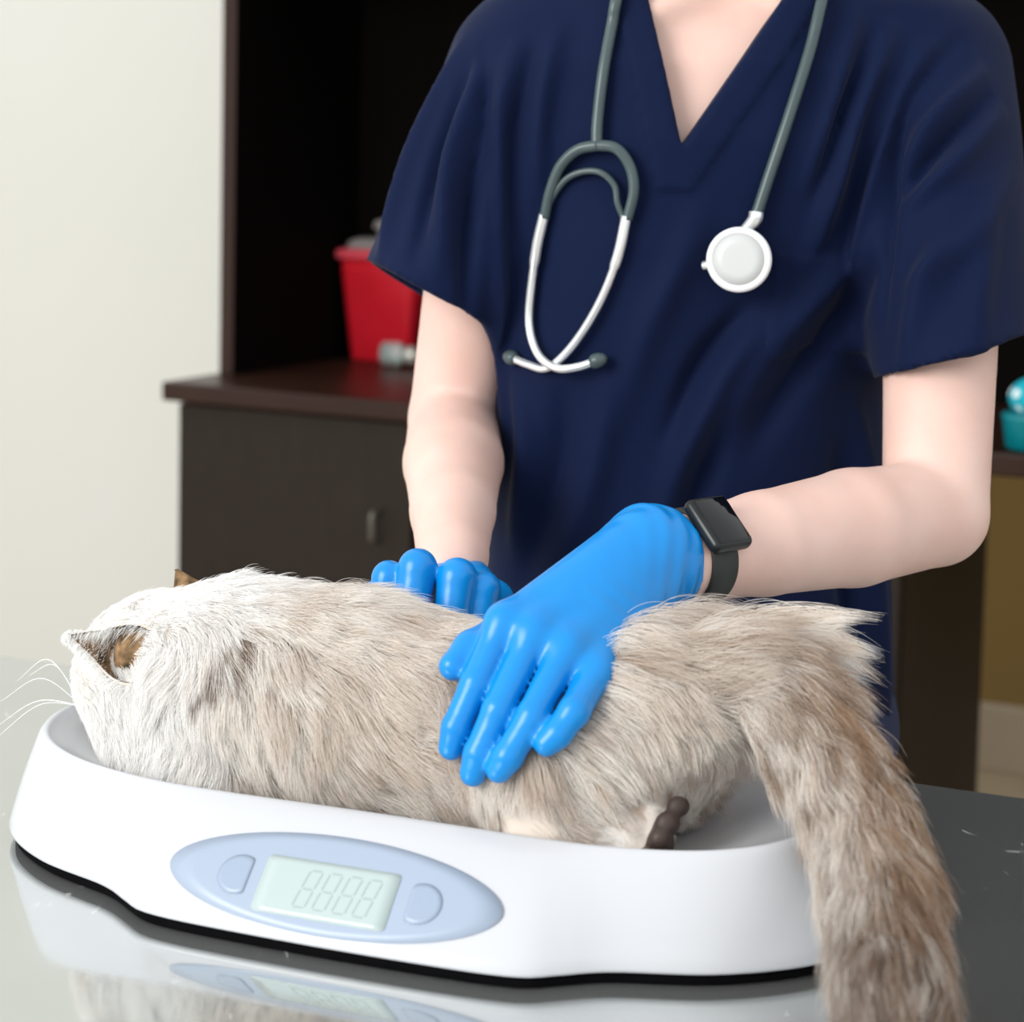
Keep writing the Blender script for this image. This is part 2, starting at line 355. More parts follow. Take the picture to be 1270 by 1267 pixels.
# ---- red sharps container
def loft_box(rows, T):                                # rows: (half width, half depth, z, corner radius)
    vs, fs = [], []; n = 24
    for hw, hd, z, r in rows:
        for k in range(n):
            q, s = divmod(k, 6); a = math.pi/2*q+math.pi/2*s/5; sx = (1, -1, -1, 1)[q]; sy = (1, 1, -1, -1)[q]
            vs.append(T @ Vector((sx*(hw-r)+r*math.cos(a), sy*(hd-r)+r*math.sin(a), z)))
    for i in range(len(rows)-1):
        for k in range(n): a, b = i*n+k, i*n+(k+1) % n; fs.append((a, b, b+n, a+n))
    fs.append(tuple(range(n))[::-1]); fs.append(tuple((len(rows)-1)*n+k for k in range(n))); return vs, fs
sb = PZ(467, 449, .951); sc = np.array([sb[0], sb[1], .951])+cv*.06
ST = frame(sc, cu*1, cv, (0, 0, 1))
t = thing('sharps_container', 'red plastic sharps container with grey lid on the dark counter', 'container', sc)
vs, fs = loft_box([(.062, .05, 0, .012), (.066, .053, .004, .014), (.083, .066, .17, .016), (.084, .067, .196, .016), (.08, .063, .197, .015)], ST); obj('body', vs, fs, 'red', t)
vs, fs = loft_box([(.083, .066, .196, .016), (.092, .075, .197, .018), (.094, .077, .203, .018), (.092, .075, .213, .018), (.084, .068, .216, .016)], ST); obj('rim', vs, fs, 'redrim', t)
vs, fs = loft_box([(.078, .062, .216, .016), (.074, .058, .230, .016), (.060, .048, .236, .014), (.055, .043, .237, .012)], ST); ld = obj('lid', vs, fs, 'lid', t)
vs, fs = loft_box([(.030, .024, .237, .012), (.026, .02, .252, .01), (.036, .028, .256, .012), (.034, .026, .268, .012), (.028, .02, .272, .01)], ST); obj('lid_knob', vs, fs, 'lid', ld)
# ---- glass vial lying in front
vb = PZ(492, 455, .951); vc = np.array([vb[0], vb[1], .951+.024])
VT = frame(vc, np.cross(cv, cu), -cv*.9+cu*.1, cu)   # axis along the counter
t = thing('glass_vial', 'small clear glass vial lying on its side before the red container', 'vial', (vc[0], vc[1], .951))
lathe('bottle', [(.004, -.03), (.02, -.03), (.0235, -.027), (.0235, .006), (.021, .012), (.012, .018), (.011, .024), (.004, .024)], 'glass', VT, t, 28)
lathe('cap', [(.003, .022), (.016, .022), (.017, .024), (.017, .038), (.015, .040), (.006, .041), (.006, .056), (.003, .057)], 'cap', VT, t, 28)
# ---- teal dotted bundle on the right
tb = PZ(1290, 566, .951); tcn = np.array([tb[0], tb[1], .951])+cv*.10+cu*.03
TT = frame(tcn, cu, cv, (0, 0, 1))
t = thing('fabric_basket', 'teal basket with white dotted fabric on the counter, right edge of picture', 'basket', tcn)
vs, fs = loft_box([(.085, .07, 0, .03), (.09, .075, .004, .03), (.094, .079, .045, .03), (.096, .081, .05, .03), (.086, .071, .05, .03)], TT); obj('tub', vs, fs, 'teal', t)
pr = [ell(TT @ Vector(q), r, None, .015) for q, r in (((-.045, -.02, .072), (.048, .05, .032)), ((.0, .0, .085), (.06, .055, .04)), ((.05, -.01, .075), (.045, .05, .032)), ((0, .04, .07), (.08, .035, .03)))]
v, q = sdf_mesh(pr, .005); link('fabric', np_mesh('fabric', v, q), 'dotted', t)

# ================================================================== TABLE
TE = math.radians(22); te = PZ(1090, 962, TZ)
tu = np.array([math.cos(TE), -math.sin(TE), 0]); tv = np.array([math.sin(TE), math.cos(TE), 0])
TTb = frame((te[0], te[1], 0), tu, tv, (0, 0, 1))
t = thing('exam_table', 'grey brushed steel examination table under the white scale', 'table', TTb @ Vector((-.2, -.38, 0)))
box('tabletop', (-1.05, -.76, TZ-.035), (.55, 0, TZ), 'steel', t, TTb, bevel=.006, seg=3)
for x in (-.95, .45):
    for y in (-.68, -.10): box('leg', (x-.022, y-.022, 0), (x+.022, y+.022, TZ-.035), 'steel', t, TTb, bevel=.004)
for y in (-.68, -.10): box('stretcher', (-.928, y-.012, .18), (.428, y+.012, .21), 'steel', t, TTb, bevel=.003)

# ================================================================== SCALE
U0 = -.003
fb = [(0, -.0085), (.06, -.0075), (.10, -.0055), (.124, -.001), (.140, .009), (.166, .025), (.222, .045), (.266, .076), (.290, .113), (.296, .148)]
bb = [(.290, .185), (.266, .22), (.222, .246), (.15, .262), (.07, .268), (0, .269)]
fr = [(0, .058), (.06, .058), (.12, .0585), (.17, .061), (.215, .068), (.246, .084), (.264, .110), (.271, .148)]
br = [(.264, .186), (.246, .212), (.21, .226), (.15, .231), (.07, .233), (0, .233)]
def closed(half):
    P = spline([(-half[1][0], half[1][1])]+half+[(-half[-2][0], half[-2][1])], 40*(len(half)+1)+1)[40:-40]
    s = np.r_[0, np.cumsum(np.linalg.norm(np.diff(P, axis=0), axis=1))]; return P, s/s[-1]
def resample(half, n):
    P, s = closed(half); t = np.linspace(0, 1, n); Q = np.stack([np.interp(t, s, P[:, i]) for i in (0, 1)], 1)
    return np.vstack([Q, np.stack([-Q[-2:0:-1, 0], Q[-2:0:-1, 1]], 1)])
NS = 110; Bo = resample(fb+bb, NS); Ri = resample(fr+br, NS); cen = np.array([0, .148])
def rimz(p): return .066+.012*np.clip((np.abs(p[:, 0])-.12)/.15, 0, 1)**2
RZ = rimz(Ri); rows = []
def row(P, z): rows.append(np.c_[P, np.broadcast_to(z, len(P))])
row(cen+(Bo-cen)*.90, .0075); row(cen+(Bo-cen)*.988, .0075); row(cen+(Bo-cen)*.998, .0085); row(Bo, .0105)
for s in (.12, .3, .5, .7, .85, .94): row(Bo+(Ri-Bo)*(s-.06*math.sin(math.pi*s)), .010+(RZ-.010)*s)
Rn = (Ri-cen)/np.linalg.norm(Ri-cen, axis=1)[:, None]
row(Ri-Rn*.0005, RZ-.0012); row(Ri-Rn*.003, RZ); row(Ri-Rn*.006, RZ-.0008); row(Ri-Rn*.009, RZ-.004)
for s, f in ((.15, .4), (.30, .75), (.45, .92), (.7, .99), (.9, 1.)): row((Ri-Rn*.009)*(1-s)+cen*s, (RZ-.004)*(1-f)+.040*f)
nv = len(Bo); vs = [L(p[0]+U0, p[1], p[2]) for r in rows for p in r]; fs = []
for i in range(len(rows)-1):
    for k in range(nv): a, b = i*nv+k, i*nv+(k+1) % nv; fs.append((a, b, b+nv, a+nv))
vs.append(L(U0, .148, .040)); c0 = len(vs)-1
for k in range(nv): fs.append(((len(rows)-1)*nv+k, (len(rows)-1)*nv+(k+1) % nv, c0))
fs.append(tuple(range(nv))[::-1])
scale = thing('weighing_scale', 'white tray scale with light blue display panel, holding the cat', 'scale', L(0, .148, 0))
shell = obj('tray_body', vs, fs, 'white', scale)
vs, fs = [], []
for z, f in ((.0008, .975), (.002, .984), (.0078, .984), (.0078, .90)):
    for p in Bo: q = cen+(p-cen)*f; vs.append(L(q[0]+U0, q[1], z))
for i in range(3):
    for k in range(nv): a, b = i*nv+k, i*nv+(k+1) % nv; fs.append((a, b, b+nv, a+nv))
fs.append(tuple(range(nv))[::-1]); obj('base_plate', vs, fs, 'black', scale)
for x, y in ((-.2, .09), (.2, .09), (-.2, .21), (.2, .21)):
    lathe('rubber_foot', [(.003, 0), (.014, 0), (.015, .001), (.015, .004), (.003, .004)], 'black', Matrix.Translation(L(x, y, 0)), scale, 20)
# patches that lie on the sloping front face
bu = np.array(spline(fb, 120)); ru = np.array(spline(fr, 120))
def front(u, tt, off):
    a = abs(u-U0); vb_ = np.interp(a, bu[:, 0], bu[:, 1]); vr = np.interp(a, ru[:, 0], ru[:, 1]); zr = .066+.012*max(0, (a-.12)/.15)**2
    s = tt-.06*math.sin(math.pi*tt); n = np.array([-(zr-.010), (vr-vb_)]); n /= np.linalg.norm(n)
    v_ = vb_+(vr-vb_)*s; z_ = .010+(zr-.010)*tt
    return L(u, v_+n[0]*off, z_+n[1]*off)
def patch(name, outline, off, m, parent, rings=6, thick=.0008):
    c = np.mean(outline, 0); n = len(outline); vs = []; fs = []
    fr_ = [1., 1.]+[1-(i+1)/rings for i in range(rings-1)]
    for i, f in enumerate(fr_):
        for p in outline: q = c+(np.array(p)-c)*f; vs.append(front(q[0], q[1], off-(thick if i == 0 else 0)))
    for i in range(len(fr_)-1):
        for k in range(n): a, b = i*n+k, i*n+(k+1) % n; fs.append((a, b, b+n, a+n))
    vs.append(front(c[0], c[1], off)); e = len(vs)-1
    for k in range(n): fs.append(((len(fr_)-1)*n+k, (len(fr_)-1)*n+(k+1) % n, e))
    return obj(name, vs, fs, m, parent)
def rrect(u_a, u_b, t_a, t_b, r, n=6, ta=2e1):
    out = []; sl = .088                               # slope length of the face, metres per unit t
    for q, (sx, sy) in enumerate(((1, 1), (-1, 1), (-1, -1), (1, -1))):
        for k in range(n):
            a = math.pi/2*(q+k/(n-1)); cx = (u_b-r) if sx > 0 else (u_a+r); cy = (t_b-r/sl) if sy > 0 else (t_a+r/sl)
            out.append((cx+r*math.cos(a), cy+r/sl*math.sin(a)))
    # densify long edges
    res = []
    for i in range(len(out)):
        a, b = np.array(out[i]), np.array(out[(i+1) % len(out)]); m_ = max(1, int(np.linalg.norm((b-a)*[1, sl])/.006))
        for j in range(m_): res.append(a+(b-a)*j/m_)
    return res
ov = []
for k in range(72):
    a = 2*math.pi*k/72; ov.append((-.0085+.1075*math.cos(a), .43+.375*math.copysign(abs(math.sin(a))**1.05, math.sin(a))))
panel = patch('display_panel', ov, .0008, 'panel', scale)
lcd = patch('lcd_screen', rrect(-.053, .033, .165, .60, .003), .0013, 'lcd', panel, 5, .0006)
for s_ in (-1, 1):
    cb = -.0095+s_*.0585; pts = []
    for k in range(28):
        a = 2*math.pi*k/28; x = math.cos(a)*.0135; y = math.sin(a)*.0135
        if x*s_ < -.007: x = -.007*s_
        pts.append((cb+x, .41+y/.088))
    patch('button', pts, .0014, 'button', panel, 4, .0006)
def digit(u_c, w_, t_c, h_):
    vs, fs = [], []; g = .0012; sl = .088; lean = .0035
    segs = [((-1, 1), (1, 1)), ((-1, 0), (1, 0)), ((-1, -1), (1, -1)), ((-1, 0), (-1, 1)), ((1, 0), (1, 1)), ((-1, -1), (-1, 0)), ((1, -1), (1, 0))]
    for a, b in segs:
        A = np.array([a[0]*w_, a[1]*h_]); B = np.array([b[0]*w_, b[1]*h_]); d = (B-A)/np.linalg.norm(B-A); nn = np.array([-d[1], d[0]])
        A = A+d*.0011; B = B-d*.0011
        pl = [A-d*.0004, A+nn*g/2+d*.0004, B+nn*g/2-d*.0004, B+d*.0004, B-nn*g/2-d*.0004, A-nn*g/2+d*.0004]; base = len(vs)
        for lvl in (.0011, .00145):
            for p in pl: vs.append(front(u_c+p[0]+lean*p[1]/h_*.6, t_c+p[1]/sl, lvl))
        fs.append(tuple(base+6+k for k in range(6)))
        for k in range(6): fs.append((base+k, base+(k+1) % 6, base+6+(k+1) % 6, base+6+k))
    obj('digit', vs, fs, 'digit', lcd, False)
for k in range(4): digit(-.0215+k*.0128, .0040, .385, .0125)

# ================================================================== CAT
def PVl(px, py, v): return PV(px, py, v)
tailpts = [L(.160, .15, .128), PV(930, 842, .145), PV(1000, 905, .125), PV(1050, 985, .09), PV(1082, 1080, .045), PV(1100, 1170, .0), PV(1112, 1240, -.04)]
tailc = spline(tailpts, 25); tailr = np.interp(np.linspace(0, 1, 25), [0, .15, .4, 1], [.026, .019, .0155, .012])
EARB, EART = PV(166, 812, .100), PV(86, 787, .085)
FEARB, FEART = PV(238, 745, .20), PV(222, 706, .195)
cat_body = [cap(L(-.15, .15, .105), L(-.06, .15, .103), .060, .061, .03), cap(L(-.06, .15, .103), L(.07, .15, .100), .060, .060, .03),
            cap(L(.07, .15, .102), L(.130, .152, .108), .060, .060, .02), cap(L(.13, .152, .115), L(.17, .152, .122), .05, .036, .02),
            cap(L(-.20, .15, .108), L(-.13, .15, .112), .050, .057, .03), ell(L(-.208, .152, .106), (.049, .047, .047), None, .02),
            cap(L(-.235, .158, .088), L(-.252, .166, .076), .026, .017, .018),
            cap(L(-.20, .13, .07), L(-.15, .125, .06), .022, .03, .03),
            ell(L(.112, .105, .084), (.052, .032, .042), None, .02), ell(L(.112, .19, .082), (.052, .034, .044), None, .02),
            cap(L(.09, .088, .056), L(.150, .092, .062), .017, .014, .014), ell(L(.160, .092, .066), (.016, .016, .018), None, .01),
            cap(L(.09, .205, .056), L(.150, .205, .058), .017, .014, .014),
            cap(L(-.13, .10, .058), L(-.20, .11, .055), .017, .014, .02), cap(L(-.13, .20, .058), L(-.21, .20, .055), .017, .014, .02)]
cat_tail = chain(list(tailc), list(tailr), .012)
def ear_prims(b, t, w_):
    ax = (t-b); ln = np.linalg.norm(ax); ax /= ln
    return [cap(b-ax*.006, t, w_, .0015, .008)]
cat_all = cat_body+cat_tail
cat = thing('cat', 'fluffy cream and white long-haired cat lying in the white scale tray', 'cat', L(0, .15, .04))
v, q = sdf_mesh(cat_all, .0032, .006, 2); cmesh = np_mesh('body', v, q); body_o = link('body', cmesh, 'catskin', cat); cv_, cq_ = v, q
def ear(b, t, w_, face, m1='catskin'):
    # cupped triangular pinna: opening towards `face`
    ax = t-b; ln = np.linalg.norm(ax); ax /= ln; fc = face-ax*(face@ax); fc /= np.linalg.norm(fc); sd_ = np.cross(ax, fc)
    e = bpy.data.objects
    outs = []
    for nm, off, mm in (('ear', 0., m1), ('ear_lining', .0012, 'earskin')):
        vs, fs = [], []; nr, nc = 14, 15
        for i in range(nr):
            s = i/(nr-1); hw = w_*(1-s**1.5)*(1+.18*math.sin(math.pi*min(1, s*1.6)))+.0004
            for k in range(nc):
                a = (k/(nc-1)-.5)*math.pi*1.25*(1-.35*s); rr = hw/math.sin(math.pi*.5)*1.
                x = math.sin(a)*rr; y = -math.cos(a)*rr*.9+.004*s
                p = b-ax*.008+ax*(ln+.008)*s+sd_*x+fc*(y+off) - (sd_*math.sin(a)-fc*math.cos(a))*off*.9
                vs.append(p)
        for i in range(nr-1):
            for k in range(nc-1): a = i*nc+k; fs.append((a, a+1, a+nc+1, a+nc))
        outs.append((nm, vs, fs, mm))
    e0 = obj(outs[0][0], outs[0][1], outs[0][2], outs[0][3], cat); so = e0.modifiers.new('solid', 'SOLIDIFY'); so.thickness = .0012; so.offset = 0
    l0 = obj(outs[1][0], outs[1][1], outs[1][2], outs[1][3], e0)
    return outs[0][1]
ears = [(ear(EARB, EART, .0185, np.array([.35, -1, .25])), EARB, EART)]; ear(FEARB, FEART, .017, np.array([-.6, .5, .2]), 'earskin')
eax = (EART-EARB)/np.linalg.norm(EART-EARB)
v, q = sdf_mesh([ell(EARB+eax*.001+np.array([.003, .006, -.003]), (.0165, .0125, .0200), None, .004)], .0018); link('ear_canal', np_mesh('ear_canal', v, q), 'earskin', cat)
# nose and eyes on the far side of the face
v, q = sdf_mesh([ell(L(-.267, .173, .074), (.006, .006, .005), None, .004)], .0012); link('nose', np_mesh('nose', v, q), 'nose', cat)
for c_ in (L(-.245, .128, .100), L(-.243, .188, .105)):
    v, q = sdf_mesh([ell(c_, (.009, .009, .009), None, .004)], .0015); link('eye', np_mesh('eye', v, q), 'iris', cat)
# pads of the near hind paw
pp = [ell(L(.170, .086, .064), (.010, .010, .011), None, .006), ell(L(.162, .078, .056), (.008, .006, .006), None, .005), ell(L(.176, .084, .077), (.0075, .006, .007), None, .005), ell(L(.180, .093, .085), (.007, .006, .006), None, .005), ell(L(.174, .076, .070), (.006, .005, .006), None, .005)]
v, q = sdf_mesh(pp, .0015); link('paw_pads', np_mesh('paw_pads', v, q), 'pad', cat)
# whiskers
wb = L(-.262, .150, .078)
for k, (ex, ey) in enumerate(((-5, 915), (0, 870), (20, 845), (-10, 905), (35, 838))):
    e = PV(ex, ey, .12+.01*k); mid = (wb+e)/2+np.array([0, 0, .012+.006*(k % 3)]); tube('whisker', spline([wb, mid, e], 14), np.linspace(.0004, .00012, 14), 'ring', cat, 6)

# ================================================================== PERSON
def PX(px, py, Y): return PY(px, py, Y)
rings = np.array([  # z, cx, cy, half width, half depth
    (.70, .160, 1.655, .178, .125), (.80, .159, 1.655, .178, .122), (.90, .157, 1.647, .176, .118), (1.02, .153, 1.630, .170, .114), (1.15, .147, 1.622, .163, .113),
    (1.28, .152, 1.612, .168, .116), (1.36, .160, 1.608, .178, .114), (1.42, .167, 1.606, .186, .104), (1.47, .172, 1.608, .182, .088), (1.51, .174, 1.614, .14, .070), (1.54, .174, 1.618, .085, .056), (1.57, .174, 1.622, .05, .045)])
def torso(grow, zlo, zhi):
    def f(P):
        z = P[..., 2]; g = [np.interp(z, rings[:, 0], rings[:, k]) for k in range(1, 5)]
        a, b = g[2]+grow, g[3]+grow; x = (P[..., 0]-g[0])/a; y = (P[..., 1]-g[1])/b; n = 2.35
        r = (np.abs(x)**n+np.abs(y)**n+1e-9)**(1/n); d = (r-1)*np.minimum(a, b)*.85
        return np.maximum(d, np.maximum(z-zhi, zlo-z))
    return f
XB = (np.array([-.06, 1.46, .70]), np.array([.40, 1.80, 1.58]))
# joints
SL, EL_, WL = PX(1176, 92, 1.60), PX(1160, 636, 1.43), PX(842, 692, 1.258)      # her left arm (right in the picture)
SR, ER, WR = PX(640, 92, 1.60), PX(563, 520, 1.62), PX(561, 690, 1.395)
neck0, neck1 = np.array([.174, 1.630, 1.47]), np.array([.168, 1.600, 1.62])
HC = np.array([.165, 1.585, 1.695])
armL = [cap(SL+np.array([-.022, 0, -.006]), (SL+EL_)/2, .044, .0455, .005), cap((SL+EL_)/2, EL_, .0455, .0390, .005)]+chain([EL_, EL_*.65+WL*.35, EL_*.3+WL*.7, WL, WL*1.15-EL_*.15], [.0390, .0420, .0355, .029, .0265], .005)
armR = [cap(SR, (SR+ER)/2, .055, .047, .005), cap((SR+ER)/2, ER, .047, .038, .005)]+chain([ER, ER*.65+WR*.35, ER*.3+WR*.7, WR, WR*1.06-ER*.06], [.038, .040, .0325, .0262, .024], .005)
skin = [('fn', torso(-.017, .80, 1.56), XB, .02, '+'), cap(neck0, neck1, .058, .054, .03),
        ell(HC, (.077, .096, .112), None, .02), ell(HC+[0, -.045, -.06], (.052, .045, .052), None, .03),          # skull, jaw
        cap(HC+[0, -.088, .015], HC+[0, -.108, -.022], .009, .014, .012), cap(HC+[-.02, -.085, -.055], HC+[.02, -.085, -.055], .010, .010, .01),
        ell(HC+[-.077, .01, -.01], (.010, .020, .030), None, .006), ell(HC+[.077, .01, -.01], (.010, .020, .030), None, .006),
        cap(HC+[-.045, -.083, .028], HC+[.045, -.083, .028], .010, .010, .015),
        cap(PX(800, 20, 1.53), PX(890, -25, 1.55), .008, .010, .02), cap(PX(975, 15, 1.53), PX(900, -25, 1.55), .008, .010, .02)]+armL+armR
person = thing('person', 'person in navy scrubs and blue gloves with both hands on the cat', 'person', (.16, 1.63, 0))
v, q = sdf_mesh(skin, .004, .006, 3); link('body', np_mesh('body', v, q), 'skin', person)
hairp = [ell(HC+[0, .018, .022], (.086, .098, .108), None, .02), ell(HC+[0, -.085, -.03], (.075, .06, .075), None, .02, '-')]
v, q = sdf_mesh(hairp, .004, .006, 2); link('hair', np_mesh('hair', v, q), 'hairbrown', person)
for s in (-1, 1):
    v, q = sdf_mesh([ell(HC+[s*.032, -.080, .006], (.0125, .0125, .0105), None, .004)], .0018); e = link('eye', np_mesh('eye', v, q), 'eye', person)
    v, q = sdf_mesh([ell(HC+[s*.032, -.0915, .003], (.005, .002, .005), None, .004)], .001); link('iris', np_mesh('iris', v, q), 'iris', e)
v, q = sdf_mesh([cap(HC+[-.022, -.094, -.055], HC+[0, -.098, -.053], .003, .0045, .004), cap(HC+[.022, -.094, -.055], HC+[0, -.098, -.053], .003, .0045, .004)], .0014); link('lips', np_mesh('lips', v, q), 'lips', person)

# ---- scrub top: torso and two cut sleeves
def plane_fn(p0, n): p0 = np.array(p0); n = np.array(n)/np.linalg.norm(n); return lambda P: (P-p0)@n
def sleeve(S, px_a, px_b, Y, r0_, r1_, depth):
    A, B = PX(*px_a, Y), PX(*px_b, Y); mid = (A+B)/2; hl = (B-A)/np.linalg.norm(B-A); ax = mid-S; ln = np.linalg.norm(ax)
    dn = np.cross(hl, np.array([0, 1., -.15])); dn /= np.linalg.norm(dn)
    if dn@ax < 0: dn = -dn
    hw = np.linalg.norm(B-A)/2; axn = ax/ln
    side = hl-axn*(hl@axn); hs = hw*np.linalg.norm(side); side /= np.linalg.norm(side); dep = np.cross(axn, side)
    def f(P, grow=0.):
        q = P-S; t = np.clip((q@axn)/ln, 0, 1.35); a = r0_+(hs-r0_)*t+grow; b = r0_+(depth-r0_)*t+grow
        r = np.sqrt((q@side/a)**2+(q@dep/b)**2+1e-9); d = (r-1)*np.minimum(a, b)
        lowcap = np.sqrt((q**2).sum(-1))-r0_-grow
        d = np.where((q@axn) < 0, lowcap, d)
        return d
    cut = plane_fn(mid, dn)
    g = lambda P: np.maximum(f(P), cut(P))
    cav = lambda P: np.maximum(np.maximum(f(P, -.011), -(cut(P)+.03)), cut(P)-.01)
    lo = np.minimum(np.minimum(S, A), B)-.09; hi = np.maximum(np.maximum(S, A), B)+.09
    return g, cav, (lo, hi)
gL, cavL, bL = sleeve(SL+np.array([-.020, 0, .0]), (1082, 472), (1284, 412), 1.492, .072, .078, .078)
gR, cavR, bR = sleeve(SR+np.array([.014, 0, .0]), (455, 322), (613, 416), 1.585, .070, .062, .072)
VB = PX(845, 181, 1.50); VL_ = PX(803, -12, 1.52); VR_ = PX(978, -12, 1.52)
def edge2(P, a, b):                                    # signed distance to the line a-b in the x-z plane
    d = np.array([b[0]-a[0], b[2]-a[2]]); d /= np.linalg.norm(d); return (P[..., 0]-a[0])*d[1]-(P[..., 2]-a[2])*d[0]
def vcut(P):                                           # inside the V: right of the left edge and left of the right edge, front half
    e1 = -edge2(P, VB, VL_); e2 = edge2(P, VB, VR_)
    return np.maximum(np.maximum(e1, e2), P[..., 1]-1.60)
def neckhole(P):
    c = np.array([.174, 1.632]); return np.sqrt(((P[..., 0]-c[0])/1.05)**2+(P[..., 1]-c[1])**2)-.068-np.clip((P[..., 2]-1.5)*.0, 0, 1)
def neckcut(P): return np.maximum(neckhole(P), 1.47-P[..., 2])
def hemcav(P): return np.maximum(torso(-.008, .6, .86)(P), P[..., 2]-.86)
PK = [PX(958, 312, 1.5), PX(1086, 330, 1.5), PX(1080, 440, 1.5), PX(955, 440, 1.5)]
def scrub_torso(P):
    d = torso(0., .70, 1.56)(P)
    e1 = -edge2(P, VB, VL_); e2 = edge2(P, VB, VR_); front_ = (P[..., 1] < 1.6)
    # stitched neck band, 26 mm wide, slightly proud
    vb_ = np.maximum(e1, e2); band = np.clip((.0265-vb_)/.0015, 0, 1)*front_*(P[..., 2] > VB[2]-.036)
    pk = front_*np.clip((PK[1][0]-P[..., 0])/.0015, 0, 1)*np.clip((P[..., 0]-PK[0][0])/.0015, 0, 1)*np.clip((PK[0][2]-(P[..., 0]-PK[0][0])*.1-P[..., 2])/.0015, 0, 1)*np.clip((P[..., 2]-PK[3][2])/.0015, 0, 1)
    return d-.0032*band-.0024*pk
scrub = [('fn', scrub_torso, XB, .02, '+'), ('fn', gL, bL, .022, '+'), ('fn', gR, bR, .022, '+')]
scrub_full = scrub+[('fn', cavL, None, .002, '-'), ('fn', cavR, None, .002, '-'), ('fn', vcut, None, .002, '-'), ('fn', neckcut, None, .004, '-'), ('fn', hemcav, None, .003, '-')]
v, q = sdf_mesh(scrub_full, .0036, .004, 1)
N = vnormals(v, q)
# folds: ridges (+) and valleys (-) along lines on the cloth
folds = [([(1105, 40), (1065, 130), (1030, 240), (1005, 320)], .010, .006), ([(1150, 60), (1100, 150), (1075, 260), (1060, 330)], .010, .006),
         ([(1085, 40), (1045, 140), (1010, 250)], .007, -.005), ([(1128, 70), (1085, 180), (1045, 330)], .007, -.005),
         ([(1060, 20), (1035, 120), (1000, 230)], .008, .004), ([(1190, 50), (1130, 120), (1108, 215), (1100, 300), (1096, 400)], .008, -.005),
         ([(1215, 90), (1160, 150), (1118, 215)], .009, .006), ([(1240, 140), (1180, 210), (1122, 262)], .009, .005), ([(1225, 120), (1160, 190), (1120, 240)], .006, -.005),
         ([(1255, 220), (1200, 300), (1130, 360)], .012, .004), ([(1180, 260), (1150, 350), (1120, 450)], .012, .005), ([(1230, 280), (1215, 360), (1210, 430)], .012, .004),
         ([(1090, 330), (1040, 400), (980, 480), (930, 560)], .014, -.006), ([(1085, 300), (1010, 370), (950, 440), (880, 560)], .014, .005),
         ([(960, 380), (900, 460), (850, 560), (820, 650)], .013, .006), ([(930, 380), (870, 450), (830, 540)], .010, -.006),
         ([(870, 250), (840, 330), (800, 420), (770, 520)], .014, .004), ([(900, 520), (870, 600), (840, 690)], .012, -.005),
         ([(640, 60), (615, 160), (612, 280), (618, 380), (625, 520)], .010, .006), ([(660, 70), (640, 170), (640, 300)], .008, -.004),
         ([(600, 60), (607, 170), (610, 280), (612, 400)], .008, -.005), ([(690, 40), (672, 130), (668, 240)], .010, .004),
         ([(640, 470), (655, 560), (640, 680)], .012, .005), ([(700, 480), (690, 580), (650, 720)], .014, -.005), ([(760, 460), (740, 580), (700, 700)], .014, .004),
         ([(570, 60), (530, 150), (490, 260), (475, 310)], .010, .005), ([(595, 90), (560, 200), (545, 330)], .010, .006), ([(580, 80), (540, 190), (515, 320)], .008, -.006),
         ([(598, 160), (580, 280), (580, 390)], .008, -.006), ([(1060, 500), (1075, 600), (1085, 740), (1100, 900)], .012, .006), ([(1040, 560), (1050, 700), (1060, 900)], .012, -.006), ([(1110, 700), (1120, 820), (1115, 930)], .008, .005)]
disp = np.zeros(len(v))
for pts, wd, am in folds:
    P3 = spline([hit(scrub, *p) for p in spline(pts, 9)], 90)
    sel = np.where((v > P3.min(0)-.03).all(1) & (v < P3.max(0)+.03).all(1))[0]; fade = np.sin(np.linspace(.2, math.pi-.2, 90))
    for i in range(0, len(sel), 20000):
        j = sel[i:i+20000]; D2 = ((v[j, None, :]-P3[None])**2).sum(-1); disp[j] += 2.3*am*(fade[None]*np.exp(-D2/(2*(wd*.62)**2))).max(1)
r3 = lambda P, s: np.sin(P[:, 0]*s+1.3)*np.sin(P[:, 2]*s*.7+P[:, 1]*s*.5)
disp += .0016*r3(v, 34)+.0012*np.sin(v[:, 0]*60+v[:, 2]*24)*np.sin(v[:, 2]*19+1)
e1 = -edge2(v, VB, VL_); e2 = edge2(v, VB, VR_); disp *= np.clip((np.maximum(e1, e2)-.002)/.05, .0, 1)
disp *= (np.abs(sdf(scrub, v)) < .003)
v = v+N*disp[:, None]
link('scrub_top', np_mesh('scrub_top', v, q), 'scrub', person)
# ---- trousers and shoes (behind the table)
tr = []
for s in (-1, 1):
    tr += [cap((.16+s*.085, 1.64, .84), (.16+s*.095, 1.64, .48), .092, .072, .04), cap((.16+s*.095, 1.64, .48), (.16+s*.10, 1.655, .08), .072, .062, .03)]
tr += [ell((.16, 1.64, .88), (.170, .112, .10), None, .04), ('fn', lambda P: P[..., 2]-.045, None, .004, '-')]
v, q = sdf_mesh(tr, .008, .008, 2); link('scrub_trousers', np_mesh('scrub_trousers', v, q), 'trouser', person)
for s in (-1, 1):
    sh = [cap((.16+s*.10, 1.68, .04), (.16+s*.11, 1.52, .032), .042, .040, .02), ell((.16+s*.10, 1.66, .07), (.042, .05, .045), None, .02), ('fn', lambda P: P[..., 2]-.002, None, .003, '-')]
    v, q = sdf_mesh(sh, .006, .006, 1); link('shoe', np_mesh('shoe', v, q), 'shoe', person)

